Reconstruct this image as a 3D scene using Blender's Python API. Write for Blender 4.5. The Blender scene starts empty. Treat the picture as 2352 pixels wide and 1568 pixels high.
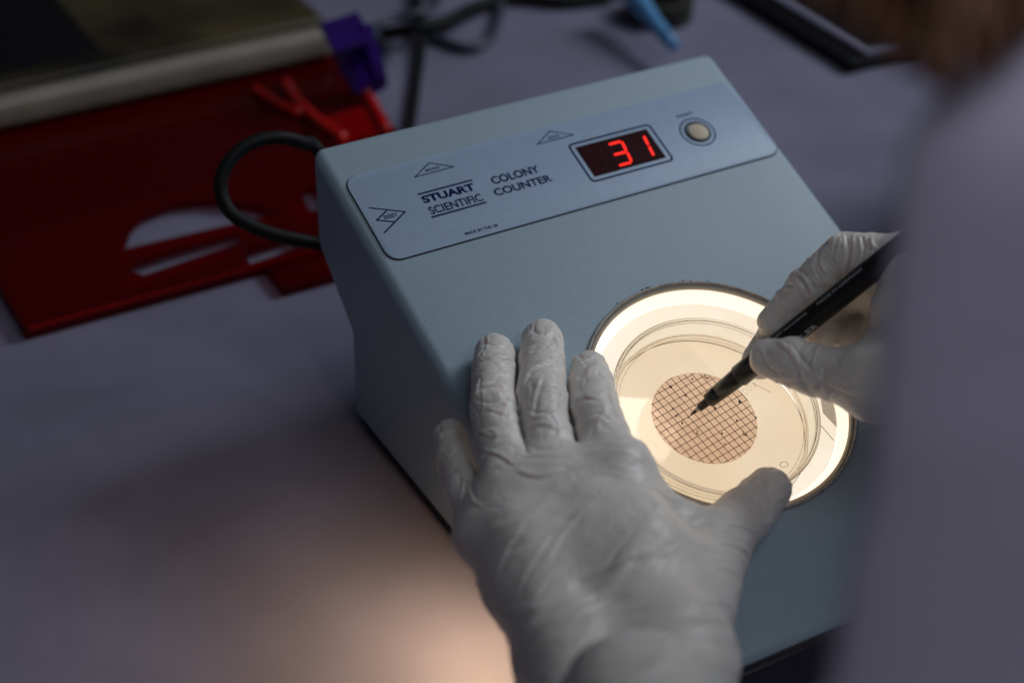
import bpy, bmesh, math, random
import numpy as np
from mathutils import Matrix, Vector

random.seed(7)
rng = np.random.default_rng(7)
MM = 0.001
scene = bpy.context.scene

# ------------------------------------------------------------------ camera
CW = np.array([-385.70961, -546.764184, 520.578497])          # mm
RW = np.array([[0.868975, -0.494571, 0.01679],
               [-0.270082, -0.502425, -0.821355],
               [0.414654, 0.709203, -0.57017]])
FPX = 6931.95 / 1.741497                                       # focal length in pixels of a 2352 px wide print
cam_data = bpy.data.cameras.new('camera')
cam = bpy.data.objects.new('camera', cam_data)
scene.collection.objects.link(cam)
m = Matrix([[RW[0][i], -RW[1][i], -RW[2][i], CW[i] * MM] for i in range(3)] + [[0, 0, 0, 1]])
cam.matrix_world = m
cam_data.sensor_width = 36.0
cam_data.lens = 60.925
cam_data.clip_start = 0.01
cam_data.clip_end = 60
cam_data.dof.use_dof = True
cam_data.dof.focus_distance = 0.756
cam_data.dof.aperture_fstop = 4.5
cam_data.dof.aperture_blades = 0
scene.camera = cam

# ------------------------------------------------------------------ light
world = bpy.data.worlds.new('World'); scene.world = world
world.use_nodes = True
bg = world.node_tree.nodes['Background']
bg.inputs[0].default_value = (0.74, 0.80, 1.0, 1)
bg.inputs[1].default_value = 0.030

def area_light(name, loc, target, sx, sy, power, col):
    d = bpy.data.lights.new(name, 'AREA'); d.shape = 'RECTANGLE'
    d.size, d.size_y, d.energy, d.color = sx, sy, power, col
    o = bpy.data.objects.new(name, d); scene.collection.objects.link(o)
    o.location = loc
    o.rotation_euler = (Vector(target) - Vector(loc)).to_track_quat('-Z', 'Y').to_euler()
    return o
area_light('overhead_fill', (0.12, -0.95, 1.60), (0.0, -0.15, 0.10), 1.0, 1.0, 5.0, (0.92, 0.96, 1.0))  # added fill from above the camera, brightens coat and hand
area_light('window_light', (1.35, 0.12, 1.15), (0.0, 0.0, 0.10), 0.6, 0.6, 11.5, (0.88, 0.95, 1.0))

vs = scene.view_settings
vs.view_transform = 'Standard'; vs.look = 'None'; vs.exposure = 0; vs.gamma = 1
scene.render.film_transparent = False
cy = scene.cycles
cy.use_denoising = True
cy.max_bounces = 14; cy.transmission_bounces = 12; cy.transparent_max_bounces = 24
cy.sample_clamp_indirect = 4.0
cy.blur_glossy = 0.5

# ------------------------------------------------------------------ geometry helpers
A = np.array([[1, 0, 0], [0, 0.937578, -0.347775], [0, 0.347775, 0.937578]])   # sloping face -> room
OFF = np.array([0.0, 0.0, 98.0])
def P(u, v, h=0.0):
    """point on the sloping face of the counter (mm, u across, v up the slope, h above it)"""
    return A @ np.array([u, v, h]) + OFF
FACE = Matrix([[A[i][j] for j in range(3)] + [OFF[i] * MM] for i in range(3)] + [[0, 0, 0, 1]])
CF = A.T @ (CW - OFF)
def ray(x, y):
    return np.array([(x - 1176.0) / FPX, (y - 784.1) / FPX, 1.0]) @ RW
def pf(x, y, h):
    """survey point: h mm above the sloping face"""
    d = A.T @ ray(x, y); t = (h - CF[2]) / d[2]
    return A @ (CF + d * t) + OFF
def pz(x, y, z=0.0):
    d = ray(x, y); return CW + d * ((z - CW[2]) / d[2])
def pd(x, y, depth):
    return CW + ray(x, y) * depth
def zz(x, y):
    return ((2700 + x / 1.742) / 1.7415, (850 + y / 1.742) / 1.7415)

COL = scene.collection
def link(o, parent=None):
    COL.objects.link(o)
    if parent is not None: o.parent = parent
    return o
def tag(o, label, cat, group=None, kind=None):
    o['label'] = label; o['category'] = cat
    if group: o['group'] = group
    if kind: o['kind'] = kind
    return o
def thing(name, label, cat, group=None):
    o = bpy.data.objects.new(name, None); o.empty_display_size = 0.01
    return tag(link(o), label, cat, group)
def mesh_obj(name, verts, faces, mat, parent=None, smooth=True, mm=True):
    me = bpy.data.meshes.new(name)
    v = np.asarray(verts, dtype=float) * (MM if mm else 1.0)
    me.from_pydata([tuple(p) for p in v], [], [tuple(f) for f in faces])
    me.materials.append(mat)
    if smooth:
        me.polygons.foreach_set('use_smooth', [True] * len(me.polygons))
    me.update()
    return link(bpy.data.objects.new(name, me), parent)
def bm_obj(name, bm, mat, parent=None, smooth=False, angle=None):
    me = bpy.data.meshes.new(name); bm.to_mesh(me); bm.free()
    me.materials.append(mat)
    if smooth:
        me.polygons.foreach_set('use_smooth', [True] * len(me.polygons))
        if angle is not None: me.set_sharp_from_angle(angle=math.radians(angle))
    return link(bpy.data.objects.new(name, me), parent)

def box_verts(lo, hi):
    x0, y0, z0 = lo; x1, y1, z1 = hi
    v = [(x0,y0,z0),(x1,y0,z0),(x1,y1,z0),(x0,y1,z0),(x0,y0,z1),(x1,y0,z1),(x1,y1,z1),(x0,y1,z1)]
    f = [(0,3,2,1),(4,5,6,7),(0,1,5,4),(1,2,6,5),(2,3,7,6),(3,0,4,7)]
    return v, f
def box(name, lo, hi, mat, parent=None, bevel=0.0, seg=3, face=False):
    """box in mm; bevelled; in room axes or in the sloping-face frame"""
    v, f = box_verts(lo, hi)
    bm = bmesh.new()
    vs_ = [bm.verts.new(Vector(p) * MM) for p in v]
    for q in f: bm.faces.new([vs_[i] for i in q])
    if bevel > 0:
        bmesh.ops.bevel(bm, geom=bm.edges[:], offset=bevel * MM, segments=seg, profile=0.5, affect='EDGES')
    if face: bmesh.ops.transform(bm, matrix=FACE, verts=bm.verts[:])
    return bm_obj(name, bm, mat, parent, smooth=True, angle=35)
def lathe(name, prof, centre, mat, parent=None, n=128, frame=None, closed=True):
    """revolve (r, h) mm profile about the face normal (or given 3x3 frame) at centre (mm, room)"""
    F = A if frame is None else frame
    verts, faces = [], []
    k = len(prof)
    for i in range(n):
        a = 2 * math.pi * i / n
        for r, h in prof:
            verts.append(F @ np.array([r * math.cos(a), r * math.sin(a), h]) + centre)
    for i in range(n):
        j = (i + 1) % n
        for q in range(k if closed else k - 1):
            q2 = (q + 1) % k
            faces.append((i*k+q, j*k+q, j*k+q2, i*k+q2))
    o = mesh_obj(name, verts, faces, mat, parent)
    bm = bmesh.new(); bm.from_mesh(o.data)
    bmesh.ops.remove_doubles(bm, verts=bm.verts[:], dist=1e-7)
    bmesh.ops.recalc_face_normals(bm, faces=bm.faces[:])
    bm.to_mesh(o.data); bm.free()
    o.data.set_sharp_from_angle(angle=math.radians(40))
    return o
def frame_from_axis(ax):
    ax = np.asarray(ax, float); ax = ax / np.linalg.norm(ax)
    t = np.array([0, 0, 1.0]) if abs(ax[2]) < 0.9 else np.array([1.0, 0, 0])
    x = np.cross(t, ax); x /= np.linalg.norm(x)
    return np.array([x, np.cross(ax, x), ax]).T
def catmull(pts, n=8):
    p = np.array(pts, float); p = np.vstack([2*p[0]-p[1], p, 2*p[-1]-p[-2]])
    out = []
    for i in range(1, len(p) - 2):
        for s in range(n):
            t = s / n
            out.append(0.5*((2*p[i]) + (-p[i-1]+p[i+1])*t + (2*p[i-1]-5*p[i]+4*p[i+1]-p[i+2])*t*t + (-p[i-1]+3*p[i]-3*p[i+1]+p[i+2])*t**3))
    out.append(p[-2]); return np.array(out)
def tube_data(path, radii, n=16, base=0, flat=None):
    path = np.asarray(path, float); k = len(path)
    radii = np.full(k, radii) if np.isscalar(radii) else np.asarray(radii, float)
    tan = np.gradient(path, axis=0); tan /= np.linalg.norm(tan, axis=1)[:, None]
    x = np.cross(tan[0], [0.3, 0.2, 1.0]); x /= np.linalg.norm(x)
    verts, faces = [], []
    for i in range(k):
        x = x - tan[i] * (x @ tan[i]); x /= np.linalg.norm(x); y = np.cross(tan[i], x)
        for j in range(n):
            a = 2*math.pi*j/n
            verts.append(path[i] + radii[i]*(math.cos(a)*x + math.sin(a)*y))
    for i in range(k-1):
        for j in range(n):
            j2 = (j+1) % n
            faces.append((base+i*n+j, base+i*n+j2, base+(i+1)*n+j2, base+(i+1)*n+j))
    faces.append(tuple(base + j for j in range(n))[::-1]); faces.append(tuple(base + (k-1)*n + j for j in range(n)))
    return verts, faces
def tube(name, path, radii, mat, parent=None, n=16):
    v, f = tube_data(path, radii, n)
    return mesh_obj(name, v, f, mat, parent)

# ------------------------------------------------------------------ materials
def mat_new(name):
    mt = bpy.data.materials.new(name); mt.use_nodes = True
    nt = mt.node_tree
    return mt, nt, nt.nodes['Principled BSDF'], nt.nodes['Material Output']
def noise_tex(nt, scale, detail=3, rough=0.5, coord='Object', stretch=None):
    tc = nt.nodes.new('ShaderNodeTexCoord')
    tx = nt.nodes.new('ShaderNodeTexNoise'); tx.inputs['Scale'].default_value = scale
    tx.inputs['Detail'].default_value = detail; tx.inputs['Roughness'].default_value = rough
    if stretch:
        mp = nt.nodes.new('ShaderNodeMapping'); mp.inputs['Scale'].default_value = stretch
        nt.links.new(tc.outputs[coord], mp.inputs[0]); nt.links.new(mp.outputs[0], tx.inputs['Vector'])
    else:
        nt.links.new(tc.outputs[coord], tx.inputs['Vector'])
    return tx
def ramp(nt, src, stops):
    r = nt.nodes.new('ShaderNodeValToRGB')
    el = r.color_ramp.elements
    while len(el) < len(stops): el.new(0.5)
    for e, (p, c) in zip(el, stops):
        e.position = p; e.color = (*c, 1) if len(c) == 3 else c
    nt.links.new(src, r.inputs[0]); return r
def bump(nt, src, bsdf, strength, dist):
    b = nt.nodes.new('ShaderNodeBump'); b.inputs['Strength'].default_value = strength
    b.inputs['Distance'].default_value = dist
    nt.links.new(src, b.inputs['Height']); nt.links.new(b.outputs[0], bsdf.inputs['Normal']); return b
def simple(name, col, rough=0.5, metal=0.0, var=0.08, scale=60, bmp=0.0, bscale=900, spec=0.5, bdist=0.0004):
    mt, nt, b, out = mat_new(name)
    c0 = tuple(max(0, c*(1-var)) for c in col); c1 = tuple(min(1, c*(1+var)) for c in col)
    r = ramp(nt, noise_tex(nt, scale, 4).outputs[0], [(0.35, c0), (0.65, c1)])
    nt.links.new(r.outputs[0], b.inputs['Base Color'])
    b.inputs['Roughness'].default_value = rough; b.inputs['Metallic'].default_value = metal
    b.inputs['Specular IOR Level'].default_value = spec
    if bmp: bump(nt, noise_tex(nt, bscale, 2).outputs[0], b, bmp, bdist)
    return mt
def emissive(name, col, strength, base=(0.02, 0.0, 0.0), rough=0.4):
    mt, nt, b, out = mat_new(name)
    b.inputs['Base Color'].default_value = (*base, 1); b.inputs['Roughness'].default_value = rough
    b.inputs['Emission Color'].default_value = (*col, 1); b.inputs['Emission Strength'].default_value = strength
    return mt
def glass(name, col=(1, 1, 1), rough=0.02, ior=1.49):
    mt, nt, b, out = mat_new(name)
    b.inputs['Base Color'].default_value = (*col, 1); b.inputs['Roughness'].default_value = rough
    b.inputs['IOR'].default_value = ior; b.inputs['Transmission Weight'].default_value = 1.0
    return mt
def tinted(name, filt, diff, mix=0.25, rough=0.12, spec=0.5):
    """coloured clear plastic: a filter that light passes through, plus its glossy skin"""
    mt, nt, b, out = mat_new(name)
    b.inputs['Base Color'].default_value = (*diff, 1); b.inputs['Roughness'].default_value = rough
    b.inputs['Specular IOR Level'].default_value = spec
    t = nt.nodes.new('ShaderNodeBsdfTransparent'); t.inputs[0].default_value = (*filt, 1)
    mx = nt.nodes.new('ShaderNodeMixShader'); mx.inputs[0].default_value = mix
    nt.links.new(t.outputs[0], mx.inputs[1]); nt.links.new(b.outputs[0], mx.inputs[2])
    nt.links.new(mx.outputs[0], out.inputs['Surface'])
    return mt

M_table = simple('bench_top', (0.215, 0.203, 0.295), 0.45, var=0.10, scale=14, bmp=0.08, bscale=500)
M_body = simple('grey_green_paint', (0.345, 0.445, 0.525), 0.48, var=0.03, scale=420, bmp=0.35, bscale=1500, bdist=0.00025)
M_plate = simple('pale_blue_plate', (0.36, 0.47, 0.64), 0.5, var=0.03, scale=160, metal=0.0, bmp=0.06, bscale=2500)
M_ink = simple('navy_ink', (0.004, 0.006, 0.075), 0.8, var=0.05, spec=0.05)
M_ink2 = simple('teal_ink', (0.006, 0.022, 0.085), 0.8, var=0.05, spec=0.05)
M_black = simple('black_plastic', (0.012, 0.012, 0.013), 0.42, var=0.15)
M_rubber = simple('black_rubber', (0.010, 0.010, 0.011), 0.6, var=0.15)
M_navy = simple('dark_front_panel', (0.022, 0.022, 0.035), 0.3, var=0.1)
M_button = simple('cream_button', (0.62, 0.52, 0.40), 0.6, var=0.05)
M_cavity = simple('button_well', (0.03, 0.035, 0.03), 0.5)
M_dispwin = simple('display_filter', (0.026, 0.001, 0.003), 0.5, var=0.1, spec=0.08)
M_seg = emissive('lit_segments', (1.0, 0.012, 0.004), 1.5)
M_segoff = simple('unlit_segments', (0.036, 0.003, 0.006), 0.5, spec=0.08)
M_chip = simple('flaked_edge', (0.02, 0.015, 0.012), 0.8, var=0.3)

# lamp diffuser under the window: backlit opal plastic
def mat_diffuser():
    mt, nt, b, out = mat_new('opal_diffuser')
    nz = noise_tex(nt, 22, 2)
    r = ramp(nt, nz.outputs[0], [(0.3, (0.95, 0.79, 0.59)), (0.7, (1.04, 0.93, 0.77))])
    nt.links.new(r.outputs[0], b.inputs['Emission Color'])
    b.inputs['Emission Strength'].default_value = 0.93
    b.inputs['Base Color'].default_value = (0.10, 0.09, 0.08, 1)
    b.inputs['Roughness'].default_value = 0.6
    return mt
M_diff = mat_diffuser()
M_wellwall = emissive('glowing_well_wall', (1.0, 0.86, 0.68), 1.0, base=(0.75, 0.72, 0.66), rough=0.35)  # own glow stands in for light the wall catches from the diffuser
M_ring = simple('grey_bezel', (0.42, 0.40, 0.38), 0.25, var=0.2, scale=300)
M_ring2 = tinted('clear_bezel', (0.62, 0.56, 0.48), (0.45, 0.43, 0.40), 0.55, 0.12)
def mat_dish():
    mt, nt, b, out = mat_new('clear_polystyrene')
    b.inputs['Base Color'].default_value = (0.6, 0.6, 0.58, 1); b.inputs['Roughness'].default_value = 0.06
    lw = nt.nodes.new('ShaderNodeLayerWeight'); lw.inputs['Blend'].default_value = 0.30
    r = ramp(nt, lw.outputs['Facing'], [(0.0, (0.985, 0.98, 0.965)), (0.62, (0.95, 0.93, 0.89)), (1.0, (0.50, 0.40, 0.28))])
    t = nt.nodes.new('ShaderNodeBsdfTransparent'); nt.links.new(r.outputs[0], t.inputs[0])
    gl = nt.nodes.new('ShaderNodeBsdfGlossy'); gl.inputs['Roughness'].default_value = 0.05
    pw = nt.nodes.new('ShaderNodeMath'); pw.operation = 'POWER'; pw.inputs[1].default_value = 5.0
    nt.links.new(lw.outputs['Facing'], pw.inputs[0])
    fr = nt.nodes.new('ShaderNodeMath'); fr.operation = 'MULTIPLY_ADD'; fr.inputs[1].default_value = 0.5; fr.inputs[2].default_value = 0.03
    nt.links.new(pw.outputs[0], fr.inputs[0])
    mx = nt.nodes.new('ShaderNodeMixShader'); nt.links.new(fr.outputs[0], mx.inputs[0])
    nt.links.new(t.outputs[0], mx.inputs[1]); nt.links.new(gl.outputs[0], mx.inputs[2])
    nt.links.new(mx.outputs[0], out.inputs['Surface'])
    return mt
M_dish = mat_dish()
M_agar = tinted('agar_gel', (1.0, 0.965, 0.93), (0.75, 0.66, 0.5), 0.04, 0.15)
def mat_membrane():
    mt, nt, b, out = mat_new('gridded_membrane')
    tc = nt.nodes.new('ShaderNodeTexCoord')
    mp = nt.nodes.new('ShaderNodeMapping'); mp.vector_type = 'TEXTURE'
    nt.links.new(tc.outputs['Object'], mp.inputs[0])
    sx = nt.nodes.new('ShaderNodeSeparateXYZ'); nt.links.new(mp.outputs[0], sx.inputs[0])
    lines = []
    for ax in (0, 1):
        d = nt.nodes.new('ShaderNodeMath'); d.operation = 'MULTIPLY'; d.inputs[1].default_value = 1/0.00325
        nt.links.new(sx.outputs[ax], d.inputs[0])
        a = nt.nodes.new('ShaderNodeMath'); a.operation = 'ADD'; a.inputs[1].default_value = 100.04 - (0.2, 0.234)[ax]
        nt.links.new(d.outputs[0], a.inputs[0])
        f = nt.nodes.new('ShaderNodeMath'); f.operation = 'FRACT'; nt.links.new(a.outputs[0], f.inputs[0])
        l = nt.nodes.new('ShaderNodeMath'); l.operation = 'LESS_THAN'; l.inputs[1].default_value = 0.072
        nt.links.new(f.outputs[0], l.inputs[0]); lines.append(l)
    mxm = nt.nodes.new('ShaderNodeMath'); mxm.operation = 'MAXIMUM'
    nt.links.new(lines[0].outputs[0], mxm.inputs[0]); nt.links.new(lines[1].outputs[0], mxm.inputs[1])
    nz = noise_tex(nt, 140, 3)
    pap = ramp(nt, nz.outputs[0], [(0.3, (0.94, 0.85, 0.80)), (0.7, (0.98, 0.90, 0.84))])
    mc = nt.nodes.new('ShaderNodeMix'); mc.data_type = 'RGBA'
    nt.links.new(mxm.outputs[0], mc.inputs['Factor']); nt.links.new(pap.outputs[0], mc.inputs[6])
    mc.inputs[7].default_value = (0.17, 0.055, 0.03, 1)
    t = nt.nodes.new('ShaderNodeBsdfTransparent'); nt.links.new(mc.outputs[2], t.inputs[0])
    nt.links.new(mc.outputs[2], b.inputs['Base Color']); b.inputs['Roughness'].default_value = 0.6
    ms = nt.nodes.new('ShaderNodeMixShader'); ms.inputs[0].default_value = 0.12
    nt.links.new(t.outputs[0], ms.inputs[1]); nt.links.new(b.outputs[0], ms.inputs[2])
    nt.links.new(ms.outputs[0], out.inputs['Surface'])
    return mt
M_memb = mat_membrane()
M_colony = simple('dark_red_colony', (0.045, 0.008, 0.006), 0.35, var=0.2)
M_grey = tinted('grey_acrylic', (0.50, 0.46, 0.42), (0.5, 0.5, 0.5), 0.3, 0.5)
M_mould = tinted('moulded_mark', (0.42, 0.38, 0.33), (0.3, 0.3, 0.3), 0.1)
def mat_glove():
    mt, nt, b, out = mat_new('white_latex')
    r = ramp(nt, noise_tex(nt, 45, 4).outputs[0], [(0.3, (0.74, 0.695, 0.66)), (0.7, (0.82, 0.77, 0.735))])
    nt.links.new(r.outputs[0], b.inputs['Base Color'])
    b.inputs['Roughness'].default_value = 0.42
    b.inputs['Specular IOR Level'].default_value = 0.5
    b.inputs['Subsurface Weight'].default_value = 0.5
    b.inputs['Subsurface Radius'].default_value = (1.0, 0.40, 0.22)
    b.inputs['Subsurface Scale'].default_value = 0.0050
    n1 = noise_tex(nt, 520, 3, 0.6); n2 = noise_tex(nt, 150, 4, 0.6)
    ad = nt.nodes.new('ShaderNodeMath'); ad.operation = 'MULTIPLY_ADD'
    nt.links.new(n2.outputs[0], ad.inputs[0]); ad.inputs[1].default_value = 2.0; nt.links.new(n1.outputs[0], ad.inputs[2])
    prev = ad.outputs[0]
    for sc_, wgt, dist_ in ((60, 2.6, 0.4),):        # thin creases: level lines of a warped noise
        nz = noise_tex(nt, sc_, 2, 0.45); nz.inputs['Distortion'].default_value = dist_
        sb = nt.nodes.new('ShaderNodeMath'); sb.operation = 'SUBTRACT'; sb.inputs[1].default_value = 0.5; nt.links.new(nz.outputs[0], sb.inputs[0])
        ab_ = nt.nodes.new('ShaderNodeMath'); ab_.operation = 'ABSOLUTE'; nt.links.new(sb.outputs[0], ab_.inputs[0])
        mr = nt.nodes.new('ShaderNodeMapRange'); mr.interpolation_type = 'SMOOTHSTEP'; mr.inputs[1].default_value = 0.0; mr.inputs[2].default_value = 0.035
        nt.links.new(ab_.outputs[0], mr.inputs[0])
        msk = noise_tex(nt, 38, 2); mk = nt.nodes.new('ShaderNodeMapRange'); mk.inputs[1].default_value = 0.42; mk.inputs[2].default_value = 0.62
        nt.links.new(msk.outputs[0], mk.inputs[0])
        ml = nt.nodes.new('ShaderNodeMath'); ml.operation = 'MULTIPLY'; nt.links.new(mr.outputs[0], ml.inputs[0]); nt.links.new(mk.outputs[0], ml.inputs[1])
        pa = nt.nodes.new('ShaderNodeMath'); pa.operation = 'MULTIPLY_ADD'; nt.links.new(ml.outputs[0], pa.inputs[0]); pa.inputs[1].default_value = wgt
        nt.links.new(prev, pa.inputs[2]); prev = pa.outputs[0]
    bump(nt, prev, b, 0.22, 0.0006)
    return mt
M_glove = mat_glove()
M_coat = simple('lab_coat_cotton', (0.41, 0.375, 0.50), 0.85, var=0.03, scale=30, bmp=0.2, bscale=1400)
M_hair = simple('brown_hair', (0.22, 0.095, 0.05), 0.45, var=0.4, scale=300)
M_pen = simple('pen_black', (0.010, 0.010, 0.011), 0.34, var=0.1)
M_pengrip = simple('pen_tip_black', (0.008, 0.008, 0.009), 0.28, var=0.1)
M_penmetal = simple('pen_steel', (0.45, 0.45, 0.47), 0.3, metal=0.9, var=0.05)
M_nib = simple('ink_nib', (0.05, 0.012, 0.010), 0.6, var=0.2)
M_penprint = simple('pen_white_print', (0.62, 0.66, 0.68), 0.5, var=0.1)
M_red = tinted('red_acrylic', (0.60, 0.005, 0.014), (0.17, 0.0008, 0.004), 0.30, 0.10, 0.5)
M_redglint = simple('red_glint', (0.55, 0.006, 0.004), 0.25, var=0.15, scale=40)  # glints on the tray edges, brightness put into the colour
M_purple = tinted('purple_plastic', (0.16, 0.07, 0.42), (0.05, 0.014, 0.22), 0.55, 0.12)
M_case = simple('dark_olive_case', (0.040, 0.030, 0.014), 0.35, var=0.75, scale=11)
M_caselip = simple('pale_case_lip', (0.22, 0.195, 0.16), 0.3, var=0.25, scale=14)
M_blue = simple('blue_plastic', (0.11, 0.30, 0.58), 0.35, var=0.15)
M_tape = simple('dark_tape', (0.022, 0.022, 0.016), 0.5, var=0.4, scale=90)
M_cable = simple('black_cable', (0.008, 0.009, 0.010), 0.6, var=0.15, spec=0.2)
M_cableblue = simple('slate_cable', (0.050, 0.060, 0.085), 0.4, var=0.1)
M_slab = simple('black_gloss', (0.006, 0.006, 0.007), 0.5, var=0.2, spec=0.15)
M_slabrim = simple('pale_rim', (0.22, 0.21, 0.30), 0.35, var=0.08)

# ------------------------------------------------------------------ bench
tb = mesh_obj('table_top', *box_verts((-1400, -430, -40), (1400, 1700, 0)), M_table, smooth=False)
tag(tb, 'pale grey purple bench top under everything', 'bench', kind='structure')

# ------------------------------------------------------------------ colony counter
UC, VC, RWIN = 0.89, -71.94, 61.7
ctr = thing('colony_counter', 'grey colony counter with sloping lit top, red digits and blue lettering', 'colony counter')
prof = [(109.0, 138.2), (109.0, 87.0), (74.0, 57.0), (74.0, 8.5), (-176.5, 8.5), (-174.5, 33.2)]
bm = bmesh.new()
XW = 111.7
L = [bm.verts.new((-XW*MM, y*MM, z*MM)) for y, z in prof]
R = [bm.verts.new((XW*MM, y*MM, z*MM)) for y, z in prof]
bm.faces.new(L); bm.faces.new(R[::-1])
for i in range(len(prof)):
    j = (i+1) % len(prof); bm.faces.new((L[j], L[i], R[i], R[j]))
bmesh.ops.recalc_face_normals(bm, faces=bm.faces[:])
bmesh.ops.bevel(bm, geom=bm.edges[:], offset=0.0052, segments=5, profile=0.5, affect='EDGES')
body = bm_obj('body', bm, M_body, None)
cut = lathe('cutter', [(0.0001, -11), (59.6, -11), (59.6, 12), (0.0001, 12)], P(UC, VC, 0), M_body, n=160)
mod = body.modifiers.new('hole', 'BOOLEAN'); mod.object = cut; mod.operation = 'DIFFERENCE'; mod.solver = 'EXACT'
bpy.context.view_layer.update()
dg = bpy.context.evaluated_depsgraph_get()
me = bpy.data.meshes.new_from_object(body.evaluated_get(dg))
body.modifiers.clear(); body.data = me
bpy.data.objects.remove(cut)
me.polygons.foreach_set('use_smooth', [True]*len(me.polygons)); me.set_sharp_from_angle(angle=math.radians(25))
body.parent = ctr
# plinth, feet, front panel
box('base_plate', (-108.5, -172.0, 3.0), (108.5, 72.0, 8.6), M_rubber, ctr, 0.6)
for fx in (-94, 94):
    for fy in (-156, 56):
        lathe('foot', [(0.001, 0.0), (8, 0.0), (9, 1.0), (9, 3.1), (0.001, 3.1)], np.array([fx, fy, 0.0]), M_rubber, ctr, 32, np.eye(3))
box('front_panel', (-111.0, -178.4, 9.5), (111.0, -173.6, 31.0), M_navy, ctr, 1.2)
# lit vent in the left side, near the front
vent = box('vent', (-113.0, -130, 44), (-111.6, -68, 56), M_black, ctr, 0.4)
M_ventlight = emissive('vent_glow', (1.0, 0.72, 0.48), 1.2)
for k in range(5):
    box('vent_slot', (-113.4, -127 + k*12, 46), (-112.9, -119 + k*12, 54), M_ventlight, vent, 0.1, 1)

vl = bpy.data.lights.new('vent_lamp', 'AREA'); vl.shape = 'RECTANGLE'; vl.size = 0.055; vl.size_y = 0.012; vl.energy = 0.27; vl.color = (1.0, 0.69, 0.36)
vo = bpy.data.objects.new('vent_lamp', vl); link(vo, ctr)
vo.location = (-0.1155, -0.098, 0.052); vo.rotation_euler = Vector((-1, 0.05, -0.75)).to_track_quat('-Z', 'Z').to_euler()

# lit window
lathe('window_bezel', [(60.1, -0.9), (60.1, 0.9), (60.5, 1.5), (61.0, 1.5), (61.5, 1.0), (61.7, 0.25), (61.7, 0.15), (60.2, 0.15)], P(UC, VC, 0), M_ring, ctr, 200)
lathe('clear_ring', [(58.2, -1.4), (58.2, 0.2), (58.6, 0.7), (59.3, 0.55), (59.6, 0.9), (60.0, 0.6), (60.0, -1.4)], P(UC, VC, 0), M_ring2, ctr, 200)
lathe('lamp_well', [(59.4, -1.5), (58.3, -1.5), (54.6, -6.6), (54.6, -7.4), (59.4, -7.4)], P(UC, VC, 0), M_wellwall, ctr, 160)
lathe('diffuser', [(0.001, -9.4), (54.4, -9.4), (54.4, -7.0), (0.001, -7.0)], P(UC, VC, 0), M_diff, ctr, 128)
# flaked paint round the window and along the left edge
for k in range(24):
    if k < 11:
        a = math.radians(rng.uniform(62, 110)); r_ = 62.0 + rng.uniform(0, 0.5)
        c = np.array([UC + r_*math.cos(a), VC + r_*math.sin(a)]); s = rng.uniform(0.2, 0.65)
    elif k < 18:
        t = rng.beta(0.8, 0.8); c = np.array([-XW + 4.2 + rng.uniform(-0.6, 1.2), -85 + 185*t]); s = rng.uniform(0.12, 0.32)
    else:
        c = np.array([rng.uniform(-100, 20), rng.uniform(-60, 30)]); s = rng.uniform(0.1, 0.2)
    nn = 7; vv = []
    for q in range(nn):
        rr = s*rng.uniform(0.5, 1.2); aa = 2*math.pi*q/nn
        vv.append(P(c[0]+rr*math.cos(aa)*1.3, c[1]+rr*math.sin(aa), 0.06))
    mesh_obj('paint_chip', vv, [tuple(range(nn))], M_chip, ctr, smooth=False)

# ---- label plate
def rounded_rect(u0, u1, v0, v1, r, n=8):
    pts = []
    for cx, cy_, a0 in ((u1-r, v1-r, 0), (u0+r, v1-r, 90), (u0+r, v0+r, 180), (u1-r, v0+r, 270)):
        for k in range(n+1):
            a = math.radians(a0 + 90*k/n); pts.append((cx + r*math.cos(a), cy_ + r*math.sin(a)))
    return pts
def slab_face(name, pts, h0, h1, mat, parent, bev=0.0):
    bm = bmesh.new()
    lo = [bm.verts.new(Vector((u, v, h0))*MM) for u, v in pts]; hi = [bm.verts.new(Vector((u, v, h1))*MM) for u, v in pts]
    bm.faces.new(lo[::-1]); top = bm.faces.new(hi)
    for i in range(len(pts)):
        j = (i+1) % len(pts); bm.faces.new((lo[i], lo[j], hi[j], hi[i]))
    if bev: bmesh.ops.bevel(bm, geom=list(top.edges), offset=bev*MM, segments=2, profile=0.5, affect='EDGES')
    bmesh.ops.transform(bm, matrix=FACE, verts=bm.verts[:])
    return bm_obj(name, bm, mat, parent, smooth=True, angle=30)
plate = slab_face('label_plate', rounded_rect(-105.9, 107.9, 41.8, 92.9, 6.3), 0.02, 0.75, M_plate, ctr, 0.22)
slab_face('plate_edge', rounded_rect(-106.35, 108.35, 41.35, 93.35, 6.6), 0.01, 0.12, M_chip, ctr)

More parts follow.
